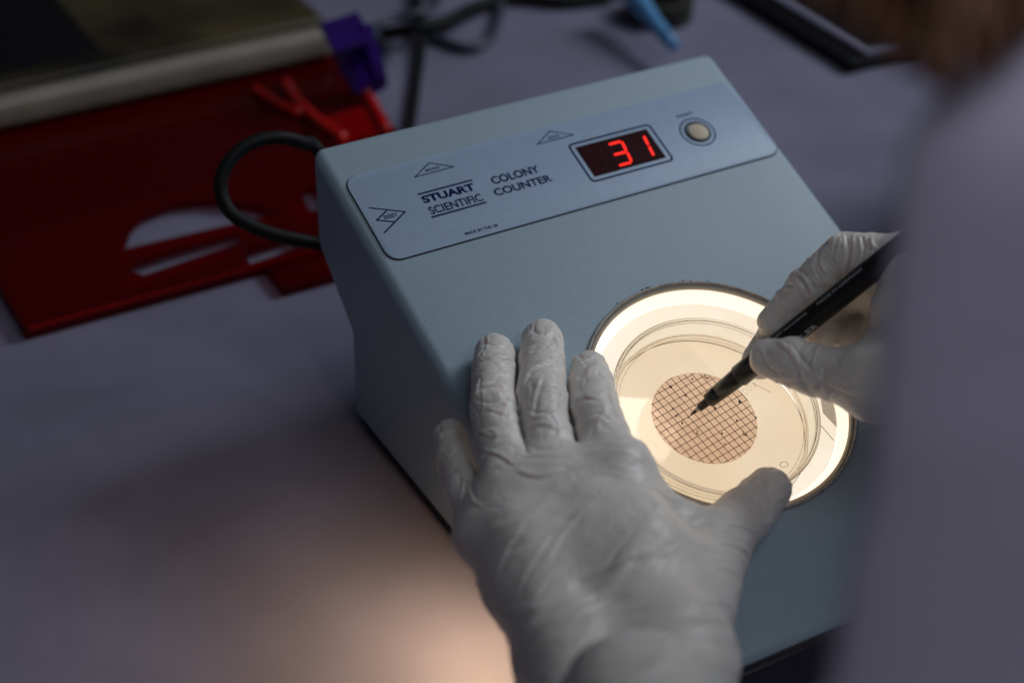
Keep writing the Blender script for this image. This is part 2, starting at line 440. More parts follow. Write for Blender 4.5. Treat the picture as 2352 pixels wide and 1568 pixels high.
class Print:
    """collects printed ink (mm on the face) as one mesh"""
    def __init__(s): s.v, s.f = [], []
    def poly(s, pts, h):
        b = len(s.v); s.v += [P(u, v, h) for u, v in pts]; s.f.append(tuple(range(b, b+len(pts))))
    def line(s, a, b, w, h):
        a, b = np.array(a, float), np.array(b, float); d = (b-a)/np.linalg.norm(b-a); n = np.array([-d[1], d[0]])*w/2
        s.poly([a-n-d*w*0.45, b-n+d*w*0.45, b+n+d*w*0.45, a+n-d*w*0.45], h)
    def ring(s, pts_o, pts_i, h):
        b = len(s.v); n = len(pts_o)
        s.v += [P(u, v, h) for u, v in pts_o] + [P(u, v, h) for u, v in pts_i]
        for i in range(n):
            j = (i+1) % n; s.f.append((b+i, b+j, b+n+j, b+n+i))
    def text(s, body_, u0, u1, v0, v1, h, bold=0.0, shear=0.0):
        vs_, fs_ = text_mesh(body_, bold)
        x0, x1 = vs_[:,0].min(), vs_[:,0].max(); y0, y1 = vs_[:,1].min(), vs_[:,1].max()
        b = len(s.v)
        for x, y in vs_[:, :2]:
            tx, ty = (x-x0)/(x1-x0), (y-y0)/(y1-y0)
            s.v.append(P(u0+(u1-u0)*tx, v0+(v1-v0)*ty, h))
        s.f += [tuple(i+b for i in q) for q in fs_]
def text_mesh(body_, bold=0.0):
    c = bpy.data.curves.new('t', 'FONT'); c.body = body_; c.size = 1.0; c.offset = bold; c.resolution_u = 6
    o = bpy.data.objects.new('t', c); COL.objects.link(o)
    bpy.context.view_layer.update()
    me_ = bpy.data.meshes.new_from_object(o.evaluated_get(bpy.context.evaluated_depsgraph_get()))
    v = np.array([tuple(q.co) for q in me_.vertices]); f = [tuple(p.vertices) for p in me_.polygons]
    bpy.data.objects.remove(o); bpy.data.curves.remove(c); bpy.data.meshes.remove(me_)
    return v, f
HP = 0.80
pr = Print()
pr.text('STUART', -76.8, -49.8, 67.4, 71.9, HP, 0.045)
pr.text('SCIENTIFIC', -76.6, -49.4, 60.4, 65.0, HP, 0.022)
pr.line((-77, 73.4), (-49.4, 73.5), 0.95, HP); pr.line((-77, 59.0), (-49.2, 59.2), 0.95, HP)
pr.text('COLONY', -40.6, -15.2, 67.7, 72.4, HP, 0.030)
pr.text('COUNTER', -42.8, -12.2, 60.9, 65.3, HP, 0.030)
pr.text('MADE IN THE UK', -67.1, -49.8, 44.4, 46.1, HP, 0.025)
pr.line((-101.8, 73.1), (-87.4, 65.9), 0.72, HP); pr.line((-87.4, 65.9), (-101.6, 57.7), 0.72, HP+0.004)
pr.line((-94.7, 69.4), (-101.8, 65.4), 0.72, HP+0.008); pr.line((-101.8, 65.4), (-94.4, 61.9), 0.72, HP+0.012)
pr.text('BIBBY', -98.0, -91.3, 64.5, 66.9, HP, 0.012)
mesh_obj('printed_lettering', pr.v, pr.f, M_ink, plate, smooth=False)
for (a, b, c), tx, nm in ((((-74.0, 83.4), (-63.7, 89.4), (-53.5, 83.6)), ('MAINS', -67.4, -60.2, 84.7, 86.3), 'mains_symbol'),
                      (((-8.4, 84.0), (1.5, 89.8), (11.8, 84.1)), ('SENS', -1.6, 4.8, 85.1, 86.8), 'triangle_symbol')):
    p2 = Print()
    p2.line(a, b, 0.55, HP); p2.line(b, c, 0.55, HP+0.004); p2.line(c, a, 0.55, HP+0.008)
    p2.text(*tx, HP, 0.012)
    mesh_obj(nm, p2.v, p2.f, M_ink2, plate, smooth=False)
p2 = Print(); p2.text('RESET', 68.3, 77.8, 78.0, 79.8, HP, 0.015)
mesh_obj('reset_lettering', p2.v, p2.f, M_ink2, plate, smooth=False)
p2 = Print(); p2.ring(rounded_rect(5.3, 52.3, 53.9, 79.4, 2.6), rounded_rect(6.35, 51.25, 54.95, 78.35, 1.8), HP)
mesh_obj('display_border', p2.v, p2.f, M_ink, plate, smooth=False)
circ = lambda r: [(73.4 + r*math.cos(2*math.pi*k/48), 66.8 + r*math.sin(2*math.pi*k/48)) for k in range(48)]
for ra, rb in ((9.3, 8.5), (7.0, 6.5)):
    p2 = Print(); p2.ring(circ(ra), circ(rb), HP)
    mesh_obj('printed_ring', p2.v, p2.f, M_ink2, plate, smooth=False)
# display
disp = slab_face('display', rounded_rect(8.4, 49.0, 56.9, 76.5, 0.3, 3), 0.7, 0.86, M_dispwin, ctr)
def segs(u, v, on):
    """seven-segment digit, lower-left corner (u, v), slanted; returns segment outlines that are on / off"""
    W, H, T, S = 7.6, 13.6, 1.35, 0.145
    g = 0.25
    def bar(x0, y0, x1, y1, horiz):
        t = T/2
        if horiz: q = [(x0+g, y0), (x0+g+t*0.8, y0+t), (x1-g-t*0.8, y0+t), (x1-g, y0), (x1-g-t*0.8, y0-t), (x0+g+t*0.8, y0-t)]
        else: q = [(x0, y0+g), (x0-t, y0+g+t*0.8), (x0-t, y1-g-t*0.8), (x0, y1-g), (x0+t, y1-g-t*0.8), (x0+t, y0+g+t*0.8)]
        return [(u + x + S*y, v + y) for x, y in q]
    B = {'a': bar(0, H, W, H, 1), 'g': bar(0, H/2, W, H/2, 1), 'd': bar(0, 0, W, 0, 1), 'b': bar(W, H/2, W, H, 0),
         'c': bar(W, 0, W, H/2, 0), 'f': bar(0, H/2, 0, H, 0), 'e': bar(0, 0, 0, H/2, 0)}
    return [B[k] for k in B if k in on], [B[k] for k in B if k not in on]
off = Print()
for u, on in ((10.6, ''), (23.2, 'abgcd'), (35.8, 'bc')):
    a, b = segs(u, 59.5, on)
    if a:
        sg = Print()
        for q in a: sg.poly(q, 0.90)
        mesh_obj('lit_digit', sg.v, sg.f, M_seg, disp, smooth=False)
    for q in b: off.poly(q, 0.885)
mesh_obj('unlit_digit_segments', off.v, off.f, M_segoff, disp, smooth=False)
# reset button
btn = lathe('reset_button', [(0.001, 0.9), (4.6, 0.9), (5.1, 1.2), (5.1, 1.7), (4.8, 1.9), (0.001, 1.9)], P(73.4, 66.2, 0), M_button, ctr, 64)
lathe('button_collar', [(5.3, 0.76), (6.3, 0.76), (6.3, 1.1), (5.3, 1.1)], P(73.4, 66.8, 0), M_cavity, btn, 64)

# ------------------------------------------------------------------ petri dish, membrane
UD, VD = -9.0, -79.9
dish = thing('petri_dish', 'open clear petri dish of pale agar on the lit round window', 'petri dish')
lathe('dish_base', [(0.001, -6.9), (43.6, -6.9), (44.3, -6.4), (45.6, 7.4), (45.3, 7.9), (44.6, 7.9), (44.3, 7.4),
                    (43.2, -5.0), (42.4, -5.6), (0.001, -5.6)], P(UD, VD, 0), M_dish, dish, 192)
M_rim = glass('clear_edge', (0.97, 0.95, 0.92), 0.02, 1.49)
def bead(name, r, h, a, b):
    lathe(name, [(r + a*math.cos(t), h + b*math.sin(t)) for t in np.linspace(0, 2*math.pi, 11)[:-1]], P(UD, VD, 0), M_rim, dish, 192)
bead('rim', 45.2, 7.7, 0.85, 0.6)
bead('inner_step', 44.55, 5.6, 0.35, 0.55)
bead('base_ridge', 44.3, -6.3, 0.85, 0.5)
bead('meniscus', 43.0, -0.9, 0.5, 0.22)
bead('mould_line', 41.4, -1.2, 0.22, 0.14)
lathe('agar', [(0.001, -5.45), (42.2, -5.45), (43.1, -4.8), (43.45, -0.6), (42.7, -1.0), (41.6, -1.25), (0.001, -1.3)], P(UD, VD, 0), M_agar, dish, 160)
a0 = np.array((26.4, -77.0)); a1 = np.array((21.6, -70.2))
mk = Print(); mk.line(a0, a1, 0.32, -5.52); mk.line(a1, a1 + (-0.6, -1.6), 0.3, -5.515); mk.line(a1 + (-1.3, 0.3), a1 + (0.4, 0.6), 0.3, -5.51)
mesh_obj('moulded_arrow', mk.v, mk.f, M_mould, dish, smooth=False)
for (cu, cv) in ((15.2, -72.4), (18.4, -71.2)):   # dotted embossed characters
    mk = Print()
    for k in range(14):
        a = 2*math.pi*k/14; c = (cu + 1.0*math.cos(a), cv + 1.5*math.sin(a))
        mk.poly([(c[0]+0.17*math.cos(t), c[1]+0.17*math.sin(t)) for t in np.linspace(0, 6.28, 7)[:-1]], -5.5)
    mesh_obj('moulded_character', mk.v, mk.f, M_mould, dish, smooth=False)
def pface(x, y, h):
    q = A.T @ (pf(x, y, h) - OFF); return q[0], q[1]
fz = Print(); fz.poly([pface(x, y, -6.6) for x, y in ((1884, 912), (1926, 928), (1930, 990), (1890, 948))], -6.6)  # grey tinted sheet and thin line beside the dish
mesh_obj('grey_patch', fz.v, fz.f, M_grey, ctr, smooth=False)
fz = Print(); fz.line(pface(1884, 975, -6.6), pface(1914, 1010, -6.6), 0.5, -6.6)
mesh_obj('thin_line', fz.v, fz.f, M_grey, ctr, smooth=False)
mk = Print()
mk.ring([(10.8+2.1*math.cos(t), -111.4+1.5*math.sin(t)) for t in np.linspace(0, 6.283, 33)[:-1]],
        [(10.8+1.75*math.cos(t), -111.4+1.2*math.sin(t)) for t in np.linspace(0, 6.283, 33)[:-1]], -5.5)
mesh_obj('moulded_ring', mk.v, mk.f, M_mould, dish, smooth=False)

UM, VM = -12.7, -79.9
memb = bpy.data.objects.new('membrane_filter', bpy.data.meshes.new('membrane_filter'))
bm = bmesh.new()
bmesh.ops.create_cone(bm, cap_ends=True, segments=96, radius1=0.0236, radius2=0.0236, depth=0.00016)
bm.to_mesh(memb.data); bm.free(); memb.data.materials.append(M_memb)
link(memb)
rot = math.radians(9.6)
memb.matrix_world = Matrix.Translation(Vector(P(UM, VM, -1.15))*MM) @ FACE.to_3x3().to_4x4() @ Matrix.Rotation(rot, 4, 'Z')
tag(memb, 'round gridded filter membrane lying on the agar under the pen tip', 'membrane filter')
bpy.context.view_layer.update()
inv = memb.matrix_world.inverted()
cols = [(-18.6,-60.5,.75),(-7.1,-60.3,.5),(-14.6,-66.9,.65),(-23.7,-70.9,.5),(-24.2,-74.6,.6),(-23.7,-78.7,.55),(-19.6,-77.2,.4),(-19.4,-84.7,.4),(-20.2,-85.8,.5),
        (-11.9,-81.5,.45),(-5.6,-77.2,.65),(-9.7,-89.7,.5),(-11.5,-94.8,.45),(0.3,-86.3,.55),(6.9,-78.3,.75),(9.3,-88.0,.5)]
def add_colony(u, v, s, hook=False):
    bm = bmesh.new()
    if hook:
        pts = catmull([(0.2, 1.5, 0.25), (-0.6, 0.9, .3), (-0.9, 0, .3), (-0.5, -0.9, .3), (0.1, -1.0, .28), (0.35, -0.5, .25)], 5)
        v_, f_ = tube_data(pts, np.linspace(0.14, 0.3, len(pts)), 8)
        vs_ = [bm.verts.new(Vector(q)) for q in v_]
        for q in f_: bm.faces.new([vs_[i] for i in q])
    else:
        bmesh.ops.create_icosphere(bm, subdivisions=2, radius=1.0)
        ax = rng.uniform(0.8, 1.4)
        for q in bm.verts:
            q.co = Vector((q.co.x*s*ax, q.co.y*s*0.85, max(q.co.z, -0.2)*s*0.55)) * (1 + 0.12*math.sin(5*q.co.x + 3*q.co.y))
    bmesh.ops.rotate(bm, verts=bm.verts[:], cent=(0, 0, 0), matrix=Matrix.Rotation(rng.uniform(0, 1.2) if not hook else -0.2, 3, 'Z'))
    bmesh.ops.scale(bm, vec=(MM,)*3, verts=bm.verts[:])
    o = bm_obj('colony', bm, M_colony, None, smooth=True)
    o.parent = memb; o.matrix_parent_inverse = Matrix.Identity(4)
    loc = inv @ (Vector(P(u, v, -1.05))*MM); o.location = (loc.x, loc.y, 0.00010)
for c in cols: add_colony(*c)
add_colony(0.0, -93.6, 0, True); add_colony(-0.2, -61.6, 0, True)

# ------------------------------------------------------------------ pen
nib = P(-18.0, -76.6, -0.9)
far = pd(*zz(1500, 300), 699)
PAX = (far - nib)/np.linalg.norm(far - nib); PFR = frame_from_axis(PAX)
pen = thing('marker_pen', 'black fine marker pen held in the gloved fingers over the dish', 'pen')
lathe('nib', [(0.001, 0.0), (0.32, 0.15), (0.45, 0.7), (0.95, 3.6), (0.001, 3.6)], nib, M_nib, pen, 24, PFR)
lathe('nib_holder', [(0.001, 3.4), (0.98, 3.4), (1.12, 5.4), (0.001, 5.4)], nib, M_penmetal, pen, 32, PFR)
lathe('nose_cone', [(0.001, 5.2), (1.55, 5.2), (1.75, 5.5), (2.0, 10.2), (3.0, 10.5), (3.35, 11.0), (3.55, 16.4), (3.45, 16.6), (3.7, 16.9), (4.15, 28.0), (0.001, 28.0)],
      nib, M_pengrip, pen, 64, PFR)
barrel = lathe('barrel', [(0.001, 28.0), (4.55, 28.0), (4.85, 28.5), (4.95, 40.0), (5.0, 128.0), (4.4, 130.0), (0.001, 130.0)], nib, M_pen, pen, 64, PFR)
toc = CW - (nib + PAX*70); toc -= PAX*(toc @ PAX); toc /= np.linalg.norm(toc)
side = np.cross(PAX, toc)                                       # one side of the barrel as seen
def pen_text(body_, s0, s1, phi, hgt, bold=0.0):
    v_, f_ = text_mesh(body_, bold)
    x0, x1 = v_[:,0].min(), v_[:,0].max(); y0, y1 = v_[:,1].min(), v_[:,1].max()
    out = []
    for x, y in v_[:, :2]:
        s = s0 + (s1-s0)*(x-x0)/(x1-x0)
        a = math.radians(phi) + ((y-y0)/(y1-y0) - 0.5)*hgt/5.0
        out.append(nib + PAX*s + 5.04*(math.cos(a)*toc + math.sin(a)*side))
    return out, f_
vv, ff = [], []
sgn = 1 if (side @ RW[1]) < 0 else -1                            # + = upper side in the picture
for body_, s0, s1, phi, hgt, bold in (('D-90427 Nuremberg', 47, 70, 38, 1.3, 0.0), ('MADE IN GERMANY', 76, 100, 38, 1.3, 0.0), ('STAEDTLER', 43, 70, -44, 2.6, 0.03)):
    v_, f_ = pen_text(body_, s0, s1, phi*sgn, hgt*sgn, bold)
    b = len(vv); vv += v_; ff += [tuple(i+b for i in q) for q in f_]
mesh_obj('printed_lettering', vv, ff, M_penprint, barrel, smooth=False)

# ------------------------------------------------------------------ numpy noise and surface nets
_perm = np.random.default_rng(3).random((64, 64, 64)).astype(np.float32)
def vnoise(p):
    i = np.floor(p).astype(int); f = p - i; f = f*f*(3-2*f); i &= 63; j = (i+1) & 63
    g = lambda a, b, c: _perm[a, b, c]
    x0, y0, z0 = i.T; x1, y1, z1 = j.T; fx, fy, fz = f.T
    c00 = g(x0,y0,z0)*(1-fx)+g(x1,y0,z0)*fx; c10 = g(x0,y1,z0)*(1-fx)+g(x1,y1,z0)*fx
    c01 = g(x0,y0,z1)*(1-fx)+g(x1,y0,z1)*fx; c11 = g(x0,y1,z1)*(1-fx)+g(x1,y1,z1)*fx
    return (c00*(1-fy)+c10*fy)*(1-fz) + (c01*(1-fy)+c11*fy)*fz
def smin(a, b, k):
    h = np.clip(0.5 + 0.5*(b-a)/k, 0, 1); return b*(1-h) + a*h - k*h*(1-h)
def cone_d(p, a, b, ra, rb):
    ab = b - a; t = np.clip((p-a) @ ab / (ab@ab), 0, 1)
    return np.linalg.norm(p - a - t[:, None]*ab, axis=1) - (ra + (rb-ra)*t)
def sdf_mesh(fn, lo, hi, h):
    lo = np.array(lo, float); c = 4*h
    n = np.ceil((np.array(hi)-lo)/c).astype(int) + 1
    gx = np.stack(np.meshgrid(*[np.arange(k) for k in n], indexing='ij'), -1).reshape(-1, 3)
    dc = fn(lo + gx*c).reshape(n)
    nf = (n-1)*4
    near = np.abs(dc) < c*1.9
    nr = near.copy()
    for ax in range(3):
        s = np.roll(nr, 1, ax) | np.roll(nr, -1, ax) | nr; nr = s
    up = np.repeat(np.repeat(np.repeat(nr[:-1,:-1,:-1], 4, 0), 4, 1), 4, 2)
    val = np.repeat(np.repeat(np.repeat(dc[:-1,:-1,:-1], 4, 0), 4, 1), 4, 2).astype(np.float32)
    idx = np.argwhere(up)
    for s in range(0, len(idx), 400000):
        q = idx[s:s+400000]; val[q[:,0], q[:,1], q[:,2]] = fn(lo + q*h)
    S = val < 0
    N = np.array(val.shape) - 1
    cnt = np.zeros(N, np.int8)
    for dx in (0,1):
        for dy in (0,1):
            for dz in (0,1): cnt += S[dx:dx+N[0], dy:dy+N[1], dz:dz+N[2]]
    act = np.argwhere((cnt > 0) & (cnt < 8))
    ids = np.full(N, -1, np.int64); ids[act[:,0], act[:,1], act[:,2]] = np.arange(len(act))
    acc = np.zeros((len(act), 3)); num = np.zeros(len(act))
    corners = [(x,y,z) for x in (0,1) for y in (0,1) for z in (0,1)]
    V = {c_: val[act[:,0]+c_[0], act[:,1]+c_[1], act[:,2]+c_[2]] for c_ in corners}
    for c0 in corners:
        for ax in range(3):
            if c0[ax] == 0:
                c1 = list(c0); c1[ax] = 1; c1 = tuple(c1)
                a, b = V[c0], V[c1]; mk_ = (a < 0) != (b < 0)
                t = a[mk_]/(a[mk_]-b[mk_])
                pos = np.tile(np.array(c0, float), (mk_.sum(), 1)); pos[:, ax] = t
                acc[mk_] += pos; num[mk_] += 1
    verts = lo + (act + acc/num[:, None])*h
    faces = []
    for ax in range(3):
        b, c_ = (ax+1) % 3, (ax+2) % 3
        s0 = [slice(1, N[k]) for k in range(3)]; s0[ax] = slice(0, N[ax])
        s1 = list(s0); s1[ax] = slice(1, N[ax]+1)
        e = S[tuple(s0)] != S[tuple(s1)]
        q = np.argwhere(e); off_ = np.ones(3, int); off_[ax] = 0; q = q + off_
        inside = S[q[:,0], q[:,1], q[:,2]]
        def g(db, dc_):
            r = q.copy(); r[:, b] -= db; r[:, c_] -= dc_; return ids[r[:,0], r[:,1], r[:,2]]
        quad = np.stack([g(1,1), g(0,1), g(0,0), g(1,0)], 1)
        quad[~inside] = quad[~inside][:, ::-1]
        faces.append(quad)
    faces = np.concatenate(faces)
    faces = faces[(faces >= 0).all(1)]
    return verts, faces
def vert_normals(v, f):
    n = np.zeros_like(v)
    fn = np.cross(v[f[:,2]]-v[f[:,0]], v[f[:,3]]-v[f[:,1]])
    for k in range(4): np.add.at(n, f[:,k], fn)
    return n/np.maximum(np.linalg.norm(n, axis=1), 1e-9)[:, None]
def relax(v, f, it=2, lam=0.5):
    for _ in range(it):
        s = np.zeros_like(v); c = np.zeros(len(v))
        for a, b in ((0,1),(1,2),(2,3),(3,0)):
            np.add.at(s, f[:,a], v[f[:,b]]); np.add.at(c, f[:,a], 1)
            np.add.at(s, f[:,b], v[f[:,a]]); np.add.at(c, f[:,b], 1)
        v = v + lam*(s/np.maximum(c, 1)[:, None] - v)
    return v
def fast_mesh(name, v, f, mat, parent):
    me_ = bpy.data.meshes.new(name)
    me_.vertices.add(len(v)); me_.vertices.foreach_set('co', (v*MM).astype(np.float32).ravel())
    me_.loops.add(f.size); me_.loops.foreach_set('vertex_index', f.astype(np.int32).ravel())
    me_.polygons.add(len(f)); me_.polygons.foreach_set('loop_start', np.arange(0, f.size, 4, dtype=np.int32))
    me_.polygons.foreach_set('use_smooth', np.ones(len(f), bool))
    me_.materials.append(mat); me_.update(calc_edges=True); me_.validate()
    return link(bpy.data.objects.new(name, me_), parent)

def ridged(p):
    return 1 - np.abs(2*vnoise(p) - 1)
def chain_param(v, ch):
    """nearest point on a finger chain: distance, length along it, angle about it"""
    best = np.full(len(v), 1e9); S_ = np.zeros(len(v)); AX = np.zeros_like(v); RAD = np.zeros(len(v)); D = np.zeros_like(v)
    s0 = 0.0
    for (a, ra), (b, rb) in zip(ch[:-1], ch[1:]):
        ab = b-a; Lk = np.linalg.norm(ab); t = np.clip((v-a)@ab/(ab@ab), 0, 1)
        q = a + t[:, None]*ab; d = np.linalg.norm(v-q, axis=1); r = ra+(rb-ra)*t
        k = d - r; m_ = k < best
        best[m_] = k[m_]; S_[m_] = s0 + t[m_]*Lk; AX[m_] = ab/Lk; D[m_] = (v-q)[m_]; RAD[m_] = r[m_]
        s0 += Lk
    return best, S_, AX, D, RAD

def build_glove(name, fingers, palm, kpalm, kfing, extra, h, parent, dorsal, folds, seed, webs=(), creases=()):
    """fingers: list of chains [(point, radius), ...] from tip to knuckle; palm: cones (a, b, ra, rb); extra: less blended cones"""
    def fn(p):
        d = None
        for a, b, ra, rb in palm:
            q = cone_d(p, a, b, ra, rb); d = q if d is None else smin(d, q, kpalm)
        fd = None; ds = []
        for ch in fingers:
            c = None
            for (a, ra), (b, rb) in zip(ch[:-1], ch[1:]):
                q = cone_d(p, a, b, ra, rb); c = q if c is None else smin(c, q, 2.2)
            ds.append(c); fd = c if fd is None else smin(fd, c, 0.6)
        d = smin(d, fd, kfing)
        for i_, j_, web, tipd in webs:                             # the gap between neighbouring fingers
            fade = np.clip((p - web) @ tipd/7.0 + 0.35, 0, 1)
            d = d + fade*1.5*np.exp(-((ds[i_]-ds[j_])/0.9)**2)*(np.abs(d) < 8)
        for a, b, ra, rb, k in extra: d = smin(d, cone_d(p, a, b, ra, rb), k)
        return d
    pts = np.array([q for ch in fingers for q, r in ch] + [q for c in palm + [e[:4] for e in extra] for q in c[:2]])
    v, f = sdf_mesh(fn, pts.min(0)-32, pts.max(0)+32, h)
    v = relax(v, f, 2)
    n = vert_normals(v, f)
    disp_ = np.zeros(len(v))
    onf = np.zeros(len(v))
    for ci, ch in enumerate(fingers):
        best, S_, AX, D, RAD = chain_param(v, ch)
        w = np.exp(-np.clip(best, 0, None)**2/8.0)                 # on this finger
        lens = [np.linalg.norm(b[0]-a[0]) for a, b in zip(ch[:-1], ch[1:])]
        joints = np.cumsum(lens)[:2]
        total = sum(lens)
        w = w*np.clip((total*0.97 - S_)/8.0, 0, 1)
        onf = np.maximum(onf, w)
        Dn = D/np.maximum(np.linalg.norm(D, axis=1), 1e-6)[:, None]
        # transverse creases: noise stretched round the finger
        cr = np.zeros(len(v))
        q1 = np.stack([S_*0.42 + seed*7.1 + ci*13, Dn[:,0]*0.9 + 5, Dn[:,1]*0.9 + Dn[:,2]*0.6 + 9], 1)
        rg = np.clip(ridged(q1) - 0.62, 0, 1)/0.38
        q2 = np.stack([S_*0.20 + seed*3.3 + ci*5, Dn[:,0]*1.3 + 25, Dn[:,1]*1.3 + Dn[:,2]*1.1 + 2], 1)
        rg2 = np.clip(ridged(q2) - 0.6, 0, 1)/0.4
        jw = np.full(len(v), 0.16)
        for J in joints: jw = jw + 0.85*np.exp(-((S_-J)/6.5)**2)
        cr = -0.45*rg**1.8*jw - 0.34*rg2**1.8*(0.2 + 0.6*jw)
        # crumple
        q3 = v*0.16 + seed
        cr += 0.45*(vnoise(v*0.10 + seed) - 0.5) + 0.08*(vnoise(v*0.36 + 31) - 0.5)
        fold = np.stack([S_*0.11 + ci*3.7, v@UPN*0.10 + Dn[:,0]*0.8, Dn[:,1]*0.8 + seed], 1) + 0.5*(vnoise(v*0.12 + 3)[:, None] - 0.5)
        cr += 0.42*np.clip(ridged(fold) - 0.80, 0, 1)/0.20 - 0.40*np.clip(ridged(fold*1.25 + 17) - 0.82, 0, 1)/0.18
        # nail shows through the rubber
        a, b = ch[0][0], ch[1][0]; ax = (a-b)/np.linalg.norm(a-b)
        dn = dorsal[ci]; dn = dn - ax*(dn@ax); dn /= np.linalg.norm(dn); sd = np.cross(ax, dn)
        rel = v - (a - ax*1.0); R0 = ch[0][1]
        ex = (rel@ax)/(R0*1.05); ey = (rel@sd)/(R0*0.72); e = np.sqrt(ex**2*1.0 + ey**2)
        facing = np.clip((Dn@dn - 0.25)/0.4, 0, 1)
        cr += facing*(-0.42*np.exp(-((e-1)/0.13)**2) + 0.12*(e < 1))
        disp_ += w*cr
    # back of the hand: long tension folds
    pw = 1 - np.clip(onf, 0, 1)
    for dirv, across, amp, f1, f2, sh in folds:
        dirv = dirv/np.linalg.norm(dirv); across = across - dirv*(across@dirv); across /= np.linalg.norm(across)
        q = np.stack([v@dirv*f1 + sh, v@across*f2 + sh*1.7 + 1.2*(vnoise(v*0.03+sh)-0.5)*f2*20, np.full(len(v), sh)], 1)
        rg = np.clip(ridged(q) - 0.55, 0, 1)/0.45
        disp_ += pw*amp*rg*(0.2 + 1.2*np.clip(vnoise(v*0.025 + sh*2) - 0.25, 0, 1))
    disp_ += pw*(0.5*(vnoise(v*0.07 + seed*2) - 0.5) + 0.25*(vnoise(v*0.22 + seed) - 0.5))
    # stretched folds and creases of the rubber, each a raised line beside a groove
    cx = (v - CW) @ RW.T; X_ = cx[:, 0]/cx[:, 2]*FPX + 1176.0; Y_ = cx[:, 1]/cx[:, 2]*FPX + 784.1
    vd = (CW - v); vd /= np.linalg.norm(vd, axis=1)[:, None]
    fac = np.clip(((n*vd).sum(1) - 0.05)/0.3, 0, 1)
    for pts_, wid, amp in creases:
        if wid > 5.2: amp *= 0.72
        pl_ = catmull([(x, y, 0) for x, y in pts_], 5)[:, :2]
        x0, y0 = pl_.min(0) - 5*wid; x1, y1 = pl_.max(0) + 5*wid
        sel = np.where((X_ > x0) & (X_ < x1) & (Y_ > y0) & (Y_ < y1) & (fac > 0))[0]
        if len(sel) == 0: continue
        q_ = np.stack([X_[sel], Y_[sel]], 1); bd = np.full(len(sel), 1e9); sd_ = np.zeros(len(sel)); tt = np.zeros(len(sel))
        for i_ in range(len(pl_)-1):
            a_, b_ = pl_[i_], pl_[i_+1]; ab = b_-a_; L2 = ab@ab + 1e-9
            t_ = np.clip((q_-a_)@ab/L2, 0, 1); dv = q_ - a_ - t_[:, None]*ab; dd_ = np.hypot(dv[:,0], dv[:,1])
            m_ = dd_ < bd; bd[m_] = dd_[m_]; sd_[m_] = np.sign(ab[0]*dv[m_,1] - ab[1]*dv[m_,0]); tt[m_] = (i_ + t_[m_])/(len(pl_)-1)
        sgn_ = bd*sd_
        endf = np.clip(np.minimum(tt, 1-tt)/0.18, 0.0, 1)
        endf = endf*endf*(3 - 2*endf)
        disp_[sel] += fac[sel]*endf*amp*(np.exp(-(sgn_/wid)**2) - 0.9*np.exp(-((sgn_ - 1.9*wid)/(1.1*wid))**2))
    v = v + n*disp_[:, None]
    v = relax(v, f, 1, 0.35)
    return fast_mesh(name, v, f, M_glove, parent)

person = thing('person', 'person in white latex gloves and pale lab coat leaning over the counter with a pen', 'person')
UPN = A @ np.array([0, 0, 1.0])
E_ = lambda x, y, h, r: (pf(x, y, h), r)
# ---- left hand resting on the counter
ring_f = [E_(1136, 810, 9.0, 8.4), E_(1134, 856, 16, 8.9), E_(1134, 938, 25, 9.6), E_(1178, 1150, 28, 11.5)]
mid_f = [E_(1246, 780, 9.5, 9.0), E_(1245, 838, 16, 9.6), E_(1243, 925, 27, 10.9), E_(1276, 1130, 32, 12)]
idx_f = [E_(1352, 848, 10, 8.2), E_(1357, 884, 20, 9.2), E_(1366, 955, 31, 10.7), E_(1410, 1092, 37, 12.3)]
pky_f = [E_(1033, 1001, 2, 6.7), E_(1044, 1060, 8, 7.2), E_(1066, 1122, 15, 8.1), E_(1116, 1225, 24, 9.2)]
thm_f = [E_(1765, 1124, 11, 9.6), E_(1712, 1180, 13, 11.2), E_(1632, 1262, 22, 13.2), E_(1560, 1400, 40, 17)]
W1, W2 = pf(1330, 1540, 52), pf(1535, 1520, 58)
palm_l = [(W1, pky_f[3][0], 16.5, 8.8), (W1, ring_f[3][0], 16, 11), (W2, mid_f[3][0], 15, 11.5), (W2, idx_f[3][0], 17, 12),
          (W1, W2, 17, 19), (thm_f[3][0], W2, 17, 18), (idx_f[3][0], thm_f[2][0], 8.5, 9.5), (thm_f[3][0], thm_f[2][0], 17, 13.2),
          (pf(1395, 1225, 38), pf(1440, 1430, 47), 14, 16.5), (pf(1480, 1260, 34), pf(1480, 1420, 44), 13, 16.5),
          (ring_f[3][0], mid_f[3][0], 11.2, 11.8), (mid_f[3][0], idx_f[3][0], 11.8, 12), (pky_f[3][0], ring_f[3][0], 9.8, 11.2),
          (ring_f[3][0]*0.5+W1*0.5, mid_f[3][0]*0.5+W2*0.5, 14.5, 15), (ring_f[3][0]*0.75+W1*0.25, mid_f[3][0]*0.75+W2*0.25, 12.6, 13.2), (mid_f[3][0]*0.6+W2*0.4, idx_f[3][0]*0.6+W2*0.4, 14, 14.5),
          (idx_f[3][0]*0.5+W2*0.5, thm_f[3][0]*0.6+thm_f[2][0]*0.4, 14, 13.5), (pky_f[3][0]*0.6+W1*0.4, ring_f[3][0]*0.6+W1*0.4, 11, 13.5),
          (W1, pf(1345, 1720, 72), 17, 19), (W2, pf(1545, 1720, 78), 19, 21)]
extra_l = [(pf(1470, 1632, 86), pf(1490, 1820, 112), 26, 29, 1.2)]
dorsL = [UPN]*4 + [A @ np.array([0.5, -0.2, 0.9])]
dL = pf(1480, 1250, 40) - pf(1290, 1340, 45); aL = pf(1380, 1400, 40) - pf(1330, 1200, 40)
dL2 = pf(1700, 1230, 25) - pf(1560, 1290, 30); aL2 = pf(1560, 1400, 40) - pf(1500, 1200, 40)
